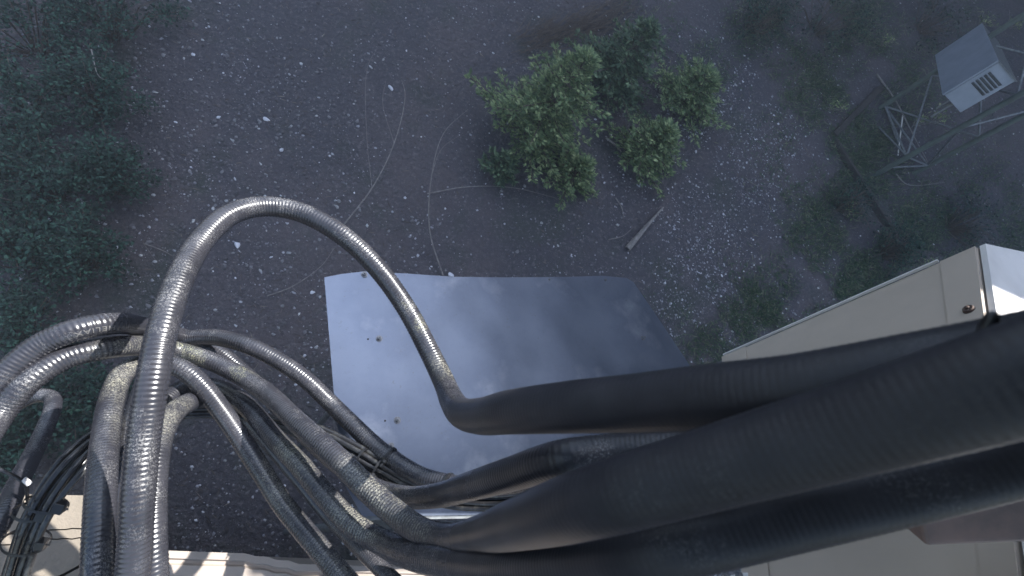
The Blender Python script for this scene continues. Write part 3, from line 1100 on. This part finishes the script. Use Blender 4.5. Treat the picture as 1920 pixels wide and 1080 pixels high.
# flanges standing proud: strip along the top and the corner strip at the foot
bm = bmesh.new()
prism(bm, [side(.0, .005, .002), side(.095, .005, .002), side(.095, .995, .002), side(.0, .995, .002)], fn * .003)
link('top_flange', bm_mesh('top_flange', bm), M['beige'], rt)
bm = bmesh.new()
prism(bm, [side(.86, .005, .002), side(.995, .005, .002), side(.995, .995, .002), side(.86, .995, .002)], fn * .003)
link('base_flange', bm_mesh('base_flange', bm), M['beige'], rt)
ev = (B1 - T1).normalized()
bm = bmesh.new()
sv = (T1 - T2).normalized()
prism(bm, [side(.10, 0, .001), side(.985, 0, .001), side(.985, 0, .008), side(.10, 0, .008)], sv * .006)
link('lit_rim', bm_mesh('lit_rim', bm), M['white'], rt)  # white strip paints the lit edge of the cabinet
bm = bmesh.new()
r_ = Vector((0, 0, 1)).rotation_difference(fn).to_matrix().to_4x4()
ck = P(1820, 584, 1.0)
# drop the knob onto the side plane along the line of sight
ry = (ck - CAMP)
tk = (T1 - CAMP).dot(fn) / ry.dot(fn)
ck = CAMP + ry * tk
bmesh.ops.create_cone(bm, cap_ends=True, segments=24, radius1=.012, radius2=.010, depth=.006, matrix=Matrix.Translation(ck + fn * .008) @ r_)
bmesh.ops.create_uvsphere(bm, u_segments=16, v_segments=8, radius=.005, matrix=Matrix.Translation(ck + fn * .012))
link('rivet', bm_mesh('rivet', bm), M['rust'], rt, smooth=False)
# legs under the cabinet
for (q, w) in ((.05, .08), (.9, .08), (.05, .9), (.9, .9)):
    c = B1.lerp(B2, q) + rv * w
    bm = bmesh.new()
    add_bar(bm, Vector((c.x, c.y, gz(c.x, c.y) - .1)), Vector((c.x, c.y, c.z - .002)), .03, 12)
    link('leg', bm_mesh('leg', bm), M['galv'], rt)

# brown beam in front of the cabinet, lower right
bm = bmesh.new()
dB = .62
c0, c1 = P(1700, 952, dB), P(2100, 930, dB * .92)
ax = (c1 - c0)
uu = (P(1700, 900, dB) - P(1700, 1003, dB)) / 2
uu = uu - ax.normalized() * uu.dot(ax.normalized())
ww = ax.normalized().cross(uu.normalized()) * .03
add_box(bm, (c0 + c1) / 2, ax / 2, uu, ww)
bevel(bm, .008, 4)
rt2 = link('steel_beam', bm_mesh('steel_beam', bm), M['brown'])
tag(rt2, 'short brown steel beam running off the lower right edge under the cables', 'beam')

# small bracket at the foot of the cabinet, bottom edge
rt = empty('mounting_bracket', P(1375, 1082, .85), 'small pale bracket with bolts at the bottom edge beneath the lowest cable', 'bracket')
bm = bmesh.new()
cx = P(1375, 1085, .85)
add_box(bm, cx, (P(1400, 1080, .85) - P(1350, 1090, .85)) / 2, (P(1375, 1092, .85) - P(1375, 1078, .85)) / 2, Vector((0, 0, .004)))
bevel(bm, .001, 1)
link('plate', bm_mesh('plate', bm), M['white'], rt)
for x in (1362, 1386):
    bm = bmesh.new()
    bmesh.ops.create_cone(bm, cap_ends=True, segments=6, radius1=.006, radius2=.006, depth=.008, matrix=Matrix.Translation(P(x, 1079, .845)))
    link('bolt', bm_mesh('bolt', bm), M['bolt'], rt)

# ------------------------------------------------------------------ roof and slab under the camera
RZ = -1.75
rt = empty('shelter', ZP(450, 1100, RZ) * 1.0, 'low shelter with ribbed beige metal roof directly below at the bottom edge', 'shelter')
e0, e1_ = ZP(200, 1028, RZ), ZP(900, 1054, RZ)
dirx = (e1_ - e0).normalized()
diry = Vector((dirx.y, -dirx.x, 0))
if diry.dot(ZP(400, 1079, RZ) - ZP(400, 1030, RZ)) < 0:
    diry = -diry
ln = 1.5
st = e0
bm = bmesh.new()
prof = []
q = 0.0
while q < 1.0:                              # corrugation profile across
    for (dq, hz) in ((0, 0), (.017, .0), (.021, -.009), (.030, -.009), (.034, 0)):
        prof.append((q + dq, hz))
    q += .040
rows = [[], []]
nseg = 110
grid = []
for i in range(nseg + 1):
    t = i / nseg * ln
    # edge steps follow the wavy shadow line, shade put into the roof's shape
    stepb = .0
    xx = t
    for k_, (xa, am) in enumerate(((.33, .006), (.39, .008), (.45, .008))):
        stepb += am * min(1, max(0, (xx - xa) / .025))
    r_ = []
    for (a_, hz) in prof:
        r_.append(bm.verts.new(st + dirx * t + diry * (a_ + stepb) + Vector((0, 0, hz))))
    grid.append(r_)
for i in range(nseg):
    for j in range(len(prof) - 1):
        bm.faces.new((grid[i][j], grid[i + 1][j], grid[i + 1][j + 1], grid[i][j + 1]))
me = bm_mesh('roof', bm)
o = link('roof', me, M['roof'], rt, smooth=False)
sm_ = o.modifiers.new('thick', 'SOLIDIFY')
sm_.thickness = .002
sm_.offset = 0
bm = bmesh.new()
hb = 1.35
cc = st + dirx * ln / 2 + diry * .52
z_top, z_bot = CAMZ + RZ - .03, -.9
add_box(bm, Vector((cc.x, cc.y, (z_top + z_bot) / 2)), dirx * (ln / 2 - .06), diry * .44, Vector((0, 0, (z_top - z_bot) / 2)))
link('wall', bm_mesh('wall', bm), M['roof'], rt)

CZ = -2.62
rt = empty('concrete_slab', ZP(80, 1000, CZ), 'cracked beige concrete slab at the bottom left corner', 'concrete slab')
s0, s1, s2 = ZP(-500, 918, CZ), ZP(166, 929, CZ), ZP(150, 1300, CZ)
s3 = s0 + (s2 - s1)
# three blocks separated by ragged cracks
ed = (s2 - s1)
al = (s0 - s1)


def crack(base, amp, seed, n=40):
    r = random.Random(seed)
    out = []
    w = 0
    for i in range(n + 1):
        w = w * .7 + r.gauss(0, amp)
        t = i / n
        out.append(s1 + al * t + ed * (base + w + .10 * t))
    return out


def slab(name, up_edge, lo_edge, dz=0.0):
    bm = bmesh.new()
    pts = up_edge + list(reversed(lo_edge))
    prism(bm, [p + Vector((0, 0, dz)) for p in pts], Vector((0, 0, -.16)))
    link(name, bm_mesh(name, bm), M['concrete'], rt)


c1_ = crack(.175, .0035, 3)
c2_ = crack(.235, .0035, 5)
c3_ = crack(.345, .006, 8)
c3_ = [p + ed * (.13 * i / 8 if i < 8 else .13) for i, p in enumerate(c3_)]
gap = ed.normalized() * .0045
slab('block', [s1, s0], [p for p in c1_])
slab('block', [p + gap for p in c1_], [p for p in c2_], -.002)
slab('block', [p + gap for p in c2_], c3_, .001)
slab('block', [p + gap * 2.2 for p in c3_], [s2, s3], -.004)
bm = bmesh.new()
mc = (s0 + s1 + s2 + s3) / 4
pts = [mc + (p - mc) * .93 + Vector((0, 0, -.165)) for p in (s1, s0, s3, s2)]
prism(bm, pts, Vector((0, 0, -(CAMZ + CZ - .165) - .5)))
link('footing', bm_mesh('footing', bm), M['concrete'], rt)

# ------------------------------------------------------------------ lattice tower with its louvred cabinet
b1, b2, b3 = gpt(1644, 326), gpt(1711, 326), gpt(1648, 204)
rt = empty('lattice_tower', (b1 + b2 + b3) / 3, 'green-grey triangular lattice tower standing at the upper right', 'lattice tower')
TOP = 6.2
legs = [b1, b2, b3]
for b in legs:
    bm = bmesh.new()
    add_bar(bm, Vector((b.x, b.y, b.z - .1)), Vector((b.x, b.y, TOP)), .034, 12)
    link('leg', bm_mesh('leg', bm), M['leg'], rt)
zlev = [3.10, 3.32, 3.90, 4.44, 5.0, 5.6, 6.15]
for (i, j) in ((0, 1), (1, 2), (2, 0)):
    A_, B_ = legs[i], legs[j]
    for k_ in range(len(zlev) - 1):
        za, zb_ = zlev[k_], zlev[k_ + 1]
        bm = bmesh.new()
        u, w = (A_, B_) if k_ % 2 == 0 else (B_, A_)
        dcv = (w - u).normalized() * .02
        add_bar(bm, Vector((u.x, u.y, za)) + Vector((dcv.x, dcv.y, 0)), Vector((w.x, w.y, zb_)) - Vector((dcv.x, dcv.y, 0)), .013, 8)
        link('brace', bm_mesh('brace', bm), M['galv'], rt)
    bm = bmesh.new()
    add_bar(bm, Vector((A_.x, A_.y, 3.32)), Vector((B_.x, B_.y, 3.32)), .012, 8)
    link('brace', bm_mesh('brace', bm), M['galv'], rt)

# cabinet box: three visible faces meet at the corner K0
dC = 5.3


def off(px, py, dz, n=1180.0):
    return P(px, py, dC * (1 + dz / n))


K0 = P(1872, 117, dC)
va = P(1770, 176, dC * 1.076) - K0
vb = P(1854, 40, dC * 1.162) - K0
vc = P(1902, 153, dC * 1.006) - K0
ua = Vector((0, 0, -1))
ub = Vector((vb.x, vb.y, 0)).normalized()
uc = ua.cross(ub)
if uc.dot(vc) < 0:
    uc = -uc
La, Lb, Lc = va.length, vb.length, vc.length
rt = empty('metal_cabinet', K0 + ua * La, 'blue-grey louvred steel cabinet fixed high on the lattice tower', 'cabinet')
bm = bmesh.new()
cc = K0 + ua * La / 2 + ub * Lb / 2 + uc * Lc / 2
add_box(bm, cc, ua * La / 2, ub * Lb / 2, uc * Lc / 2)
bevel(bm, .004, 2)
link('body', bm_mesh('body', bm), M['cab'], rt)
# door: proud panel on the (a, b) face with a dark joint
bm = bmesh.new()
cd = K0 + ua * La / 2 + ub * Lb / 2 - uc * .018
add_box(bm, cd, ua * (La / 2 + .01), ub * (Lb / 2 + .01), uc * .009)
link('door', bm_mesh('door', bm), M['cab'], rt)
bm = bmesh.new()
add_box(bm, K0 + ua * La / 2 + ub * Lb / 2 - uc * .0045, ua * (La / 2 - .012), ub * (Lb / 2 - .012), uc * .0045)
link('gasket', bm_mesh('gasket', bm), M['dark'], rt)
# roof lip on the (b, c) face
bm = bmesh.new()
add_box(bm, K0 + ub * Lb / 2 + uc * Lc / 2 - ua * .006, ua * .005, ub * (Lb / 2 + .012), uc * (Lc / 2 + .012))
link('lid', bm_mesh('lid', bm), M['galv'], rt)
for k_ in range(5):
    bm = bmesh.new()
    c = K0 + ua * (La * (.20 + .075 * k_)) + uc * Lc * .5 - ub * .007
    add_box(bm, c, ua * .009 + ub * .004, ub * .0015, uc * Lc * .36)
    link('louvre', bm_mesh('louvre', bm), M['white'] if False else M['galv'], rt)
    bm = bmesh.new()
    add_box(bm, c + ua * .014 + ub * .0055, ua * .004, ub * .001, uc * Lc * .35)
    link('louvre_slot', bm_mesh('louvre_slot', bm), M['dark'], rt)
bm = bmesh.new()
nearleg = min(legs, key=lambda b: (Vector((b.x, b.y, 0)) - Vector((cc.x, cc.y, 0))).length)
for q_ in (.3, .8):
    s_ = K0 + ua * La * q_ + ub * Lb * .5 + uc * Lc
    add_bar(bm, s_, Vector((nearleg.x, nearleg.y, s_.z + .05)), .014, 8)
link('mounting_arm', bm_mesh('mounting_arm', bm), M['galv'], rt)
bm = bmesh.new()
s_ = K0 + ua * La + ub * Lb * .1 + uc * Lc * .7
add_bar(bm, s_, s_ + Vector((0, 0, -.25)), .014, 8)
add_bar(bm, s_ - uc * .06, s_ - uc * .06 + Vector((0, 0, -.16)), .010, 8)
link('conduit', bm_mesh('conduit', bm), M['galv'], rt)

# gravel pad with dark timber border round the tower foot
pc = [gpt(1563, 254), gpt(1645, 168), gpt(1850, 300), gpt(1668, 430)]
tl = ['dark timber on the upper left side of the tower pad', 'dark timber on the far upper side of the tower pad', 'dark timber on the right side of the tower pad', 'dark timber on the lower left side of the tower pad']
for k_ in (0, 3):
    u, w = pc[k_], pc[(k_ + 1) % 4]
    d = (w - u)
    dn = d.normalized()
    bm = bmesh.new()
    sdv = dn.cross(Vector((0, 0, 1))).normalized()
    upv = sdv.cross(dn)
    add_box(bm, (u + w) / 2 + upv * .0, d / 2 - dn * .04, sdv * .04, upv * .05)
    bevel(bm, .006, 1)
    tag(link('timber_edging', bm_mesh('timber_edging', bm), M['timber']), tl[k_], 'timber', 'timbers round the tower pad')
bm = bmesh.new()
p = gpt(1683, 292)
add_bar(bm, p, Vector((p.x, p.y, 0)) + Vector((0, 0, p.z)) + (gpt(1683, 222) - p) + GN * .04, .009, 10)
tag(link('white_rod', bm_mesh('white_rod', bm), M['white']), 'thin white rod lying inside the lattice tower base', 'rod')
wood('long_pole', [(1635, 145, .03), (1665, 195, .05), (1700, 255, .05), (1745, 330, .03)], .012, 'long pale pole lying across the tower pad', 'pole')
wood('bare_branch', [(1673, 330, .04), (1690, 350, .05), (1765, 345, .04)], .008, 'crooked pale branch just below the tower foot', 'branch')

# ------------------------------------------------------------------ unseen platform above the lens, added and cut to shade the cables
PZ = CAMZ + .25
poly = [(-.6, -.9), (1.05, -.9), (1.08, -.1), (1.6, .25), (1.62, .47), (1.15, .50), (.98, .46), (.80, .36), (.70, .385), (.62, .33), (-.6, .30)]
rt = empty('shade_platform', Vector((1, .5, PZ)), 'unseen steel platform added above the cable run to shade it', 'platform')
bm = bmesh.new()
prism(bm, [Vector((x, y, PZ)) for x, y in poly], Vector((0, 0, .01)))
link('shade_deck', bm_mesh('shade_deck', bm), M['galv'], rt)
for (x, y) in ((-.5, -.8), (-.5, .22), (.95, -.8), (1.5, .4)):
    bm = bmesh.new()
    add_bar(bm, Vector((x, y, PZ + .012)), Vector((x, y, PZ + 1.1)), .03, 10)
    link('post', bm_mesh('post', bm), M['galv'], rt)

# unseen panel on an arm, added and shaped to lay shade over the sheet
QZ = CAMZ + 1.2
sh = S * (2.6 / S.z)
base4 = [ZP(606, 497, SZ), ZP(1180, 500, SZ), ZP(1330, 700, SZ), ZP(1250, 960, SZ), ZP(860, 962, SZ), ZP(650, 962, SZ)]
rt = empty('shade_panel', Vector((2.3, 1.3, QZ)), 'unseen white board added on an arm to shade the aluminium sheet', 'shade panel')
bm = bmesh.new()
prism(bm, [Vector((p.x + sh.x, p.y + sh.y, QZ)) for p in base4], Vector((0, 0, .03)))
link('panel', bm_mesh('panel', bm), M['white'], rt)  # unseen board added for shade
bm = bmesh.new()
add_bar(bm, Vector((2.6, 1.5, QZ + .03)), Vector((2.6, 1.5, QZ + .5)), .03, 10)
add_bar(bm, Vector((2.6, 1.5, QZ + .48)), Vector((4.6, 3.4, QZ + .48)), .03, 10)
link('arm', bm_mesh('arm', bm), M['galv'], rt)

# ------------------------------------------------------------------ hazy volume added to lift the shaded ground, in place of lens veil
bm = bmesh.new()
add_box(bm, Vector((8, 7, 11)), Vector((19, 0, 0)), Vector((0, 18, 0)), Vector((0, 0, 20)))
hz = bm_mesh('added_haze', bm)
hm = bpy.data.materials.new('added_haze')
hm.use_nodes = True
hn = hm.node_tree
hn.nodes.clear()
ho = hn.nodes.new('ShaderNodeOutputMaterial')
hv = hn.nodes.new('ShaderNodeVolumePrincipled')
hv.inputs['Color'].default_value = (.78, .86, 1.0, 1)
hv.inputs['Density'].default_value = .0175
hv.inputs['Anisotropy'].default_value = .5
hn.links.new(hv.outputs[0], ho.inputs['Volume'])
tag(link('added_haze', hz, hm), 'thin bluish hazy volume added over the slope to lift its shade', 'added_haze', kind='stuff')
